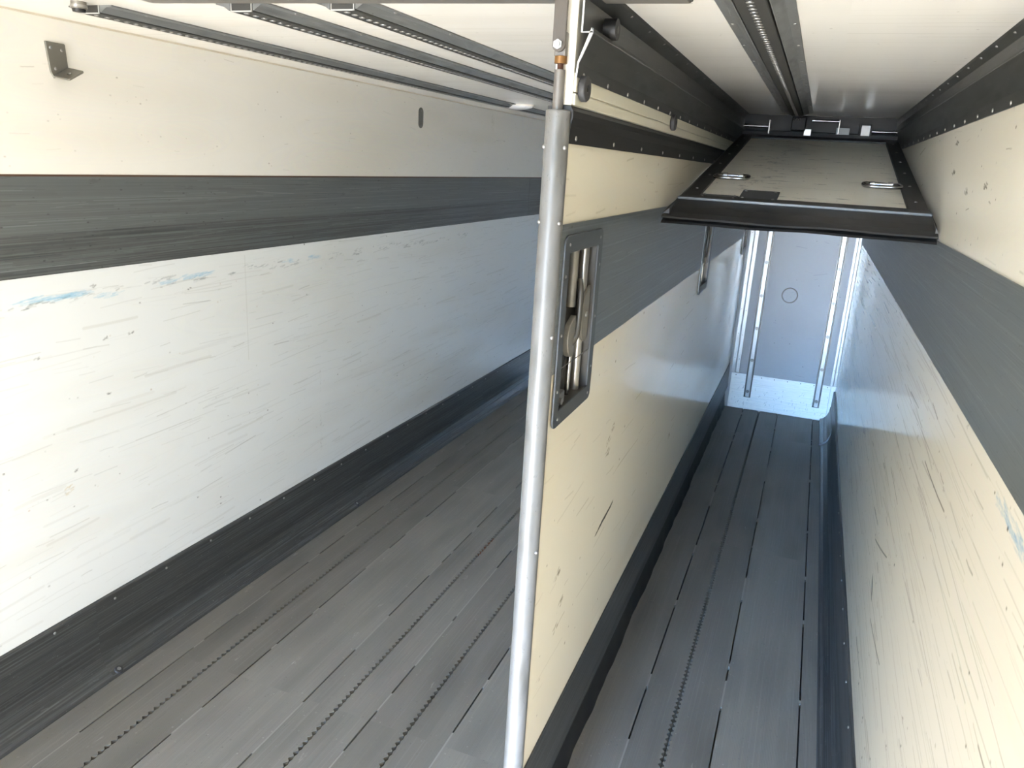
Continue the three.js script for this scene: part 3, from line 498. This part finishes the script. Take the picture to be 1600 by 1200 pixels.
// ---------------------------------------------------------------- bulkhead raised under the ceiling of the narrow aisle
{
  const t = thing('raised_bulkhead', 'cream cross bulkhead with black rubber seals swung up under the aisle ceiling', 'partition');
  t.position.set(0, 1.705, -2.42); t.rotation.x = Math.atan2(0.345, 2.13);
  // local: x across, y up from the face, z = -s along the panel
  const pg = rbox(-0.44, 0.322, -0.055, 0, -0.30, -2.15, 0.004);
  { const p = pg.attributes.position, uv = pg.attributes.uv; for (let i = 0; i < p.count; i++) uv.setXY(i, (p.getX(i) + 0.445) / 0.767, (-p.getZ(i) - 0.3) / 1.85); }
  part(t, 'panel', pg, M.swing, 'scuffed cream panel');
  function lipX(pts, x0, x1, wav, ph) {                 // a rubber lip swept along x with a slight wave; pts are [s, y]
    const s = new THREE.Shape(pts.map(([a, b]) => new THREE.Vector2(a, b))), g = new THREE.ExtrudeGeometry(s, { depth: x1 - x0, steps: 40, bevelEnabled: false }), p = g.attributes.position;
    for (let i = 0; i < p.count; i++) { const S = p.getX(i), Y = p.getY(i), X = x0 + p.getZ(i), k = Math.max(0, (0.29 - S) / 0.17); p.setXYZ(i, X + k * 0.02 * (X < -0.35 ? -Math.pow((-0.35 - X) / 0.1, 2) : X > 0.26 ? 0.35 * Math.pow((X - 0.26) / 0.07, 2) : 0), Y + k * wav * (Math.sin(X * 9 + ph) + 0.6 * Math.sin(X * 21 + ph * 2)), -S); }
    g.computeVertexNormals(); return g;
  }
  part(t, 'front_seal', lipX([[0.4, 0.002], [0.4, 0.006], [0.31, 0.012], [0.292, 0.014], [0.286, 0.008], [0.2, 0.001], [0.15, -0.008], [0.125, -0.018], [0.122, -0.023], [0.13, -0.024], [0.16, -0.014], [0.22, -0.006], [0.3, -0.004]], -0.45, 0.328, 0.002, 0.4), M.rubber, 'wide black rubber lip');
  part(t, 'front_seal_fin', lipX([[0.3, -0.03], [0.3, -0.022], [0.2, -0.018], [0.15, -0.025], [0.13, -0.033], [0.124, -0.039], [0.134, -0.04], [0.16, -0.032], [0.21, -0.024]], -0.45, 0.328, 0.002, 1.1), M.rubber);
  part(t, 'seal_clamp', rbox(-0.45, 0.327, 0.006, 0.017, -0.285, -0.297, 0.003), M.plate, 'grey clamp strip');
  for (const [s, xi, xo, xw] of [[-1, -0.39, -0.447, -0.468], [1, 0.265, 0.326, 0.334]]) {
    const seal = part(t, 'side_seal', rbox(xi, xo, -0.06, 0.008, -0.3, -2.16, 0.003), M.rubber, 'black rubber side seal');
    const lip = part(seal, 'lip', sweepZ(s < 0 ? [[xo, 0.006], [xw, -0.012], [xw, -0.018], [xo, -0.012]] : [[xo, 0.006], [xo, -0.012], [xw, -0.018], [xw, -0.012]], -0.14, -2.15), M.rubberGrey); void lip;
    for (let q = 0.5; q < 2.1; q += 0.3) dot(seal, 'rivet', rivetDown, M.steel, (xi + xo) / 2, 0.009, -q);
  }
  part(t, 'top_seal', rbox(-0.45, 0.325, -0.06, 0.01, -2.08, -2.17, 0.004), M.rubber);
  for (const xc of [-0.327, 0.2]) {                    // folding pull handles
    const h = part(t, 'pull_handle', rod(V3(xc - 0.042, 0.012, -0.79), V3(xc + 0.042, 0.012, -0.79), 0.007, 14), M.chrome, 'bright steel folding handle');
    const w = 0.062, c = new THREE.CatmullRomCurve3([V3(xc - 0.03, 0.014, -0.79), V3(xc - w * 0.92, 0.016, -0.775), V3(xc - w, 0.018, -0.72), V3(xc - w * 0.8, 0.02, -0.69), V3(xc, 0.02, -0.685), V3(xc + w * 0.8, 0.02, -0.69), V3(xc + w, 0.018, -0.72), V3(xc + w * 0.92, 0.016, -0.775), V3(xc + 0.03, 0.014, -0.79)]);
    part(h, 'bow', new THREE.TubeGeometry(c, 48, 0.006, 10), M.chrome);
    for (const s of [-1, 1]) part(h, 'hinge_sleeve', rod(V3(xc + s * 0.03 - 0.008, 0.012, -0.79), V3(xc + s * 0.03 + 0.008, 0.012, -0.79), 0.0105, 14), M.steel);
  }
  for (const [x0, x1, s0, s1] of [[-0.26, -0.135, 0.345, 0.54], [-0.39, -0.262, 0.345, 0.415]]) {
    const p = part(t, 'patch_plate', rbox(x0, x1, 0.0, 0.007, -s0, -s1, 0.002), M.plate, 'dark steel patch plate');
    for (const a of [0.1, 0.9]) for (const b of [0.2, 0.85]) dot(p, 'screw', rivetDown, M.steel, x0 + a * (x1 - x0), 0.008, -(s0 + b * (s1 - s0)));
  }
}
// ---------------------------------------------------------------- roller carriage that carries the raised bulkhead
{
  const t = thing('roller_carriage', 'dark roller carriage with steel shafts at the top of the raised bulkhead', 'carriage'), z = -4.6;
  part(t, 'cross_member', rbox(-0.45, 0.325, 2.045, 2.085, z - 0.04, z + 0.02, 0.004), M.rubberGrey);
  part(t, 'shaft', rod(V3(-0.45, 2.107, z), V3(-0.31, 2.107, z), 0.008, 16), M.chrome); part(t, 'shaft', rod(V3(0.14, 2.1, z), V3(0.325, 2.1, z), 0.008, 16), M.chrome);
  part(t, 'shaft', rod(V3(-0.1, 2.143, z + 0.02), V3(0.035, 2.143, z + 0.02), 0.006, 16), M.chrome);
  for (const [x0, x1, y0, y1, m] of [[-0.317, -0.311, 2.07, 2.14, M.steel], [0.033, 0.038, 2.08, 2.15, M.steel], [0.135, 0.142, 2.075, 2.135, M.rubber], [0.19, 0.197, 2.075, 2.135, M.rubber]]) part(t, 'side_plate', rbox(x0, x1, y0, y1, z - 0.03, z + 0.03, 0.001), m);
  part(t, 'guide_block', rbox(0.143, 0.189, 2.075, 2.13, z - 0.01, z + 0.025, 0.003), M.aluBright, 'bright guide block');
  part(t, 'name_plate', rbox(0.025, 0.09, 2.078, 2.112, z + 0.018, z + 0.022, 0.001), M.cut, 'blank pale plate'); part(t, 'guide_block', rbox(-0.135, -0.098, 2.066, 2.1, z + 0.005, z + 0.025, 0.002), M.steel);
  for (const [x, y] of [[-0.19, 2.142], [-0.176, 2.144], [-0.168, 2.14], [-0.16, 2.143]]) dot(t, 'roller', new THREE.SphereGeometry(0.005, 10, 8), M.chrome, x, y, z + 0.1);
  part(t, 'header_seal', rbox(-0.452, 0.314, 2.03, YC - 0.002, z - 0.075, z - 0.06, 0.003), M.rubber, 'black rubber header seal');
  part(t, 'rail_hanger', rbox(-0.2, -0.13, 2.09, 2.155, z - 0.02, z + 0.08, 0.004), M.rubber);
}

// ---------------------------------------------------------------- fittings on the bulkhead
for (const [x, label] of [[-0.312, 'bright vertical lashing strip on the bulkhead next to the dividing wall'], [0.217, 'bright vertical lashing strip on the bulkhead next to the scratched side wall']]) {
  const t = thing('lashing_strip', label, 'strip', 'lashing strips on the bulkhead'), y0 = 0.105;
  part(t, 'backing', rbox(x - 0.027, x + 0.027, y0 - 0.004, 2.12, ZB, ZB + 0.006, 0.002), M.steelDark);
  part(t, 'strip', metric(rbox(x - 0.019, x + 0.019, y0, 2.12, ZB + 0.005, ZB + 0.02, 0.006)), M.aluBright);
  for (let y = y0 + 0.05; y < 2.1; y += 0.262) { const b = part(t, 'bolt', new THREE.CylinderGeometry(0.012, 0.013, 0.006, 16).rotateX(Math.PI / 2).translate(x, y, ZB + 0.022), M.steelDark); part(b, 'socket', hex(0.005, 0.003).rotateX(Math.PI / 2).translate(x, y, ZB + 0.0245), M.steelDark); }
}
{
  const t = thing('round_cap', 'round grey plug set in the bulkhead between the lashing strips', 'plug');
  part(t, 'ring', new THREE.TorusGeometry(0.056, 0.005, 10, 36).translate(-0.105, 0.965, ZB + 0.002), M.zinc); part(t, 'disc', new THREE.CylinderGeometry(0.054, 0.054, 0.004, 36).rotateX(Math.PI / 2).translate(-0.105, 0.965, ZB + 0.002), M.back);
}
renderer.render(scene, camera);
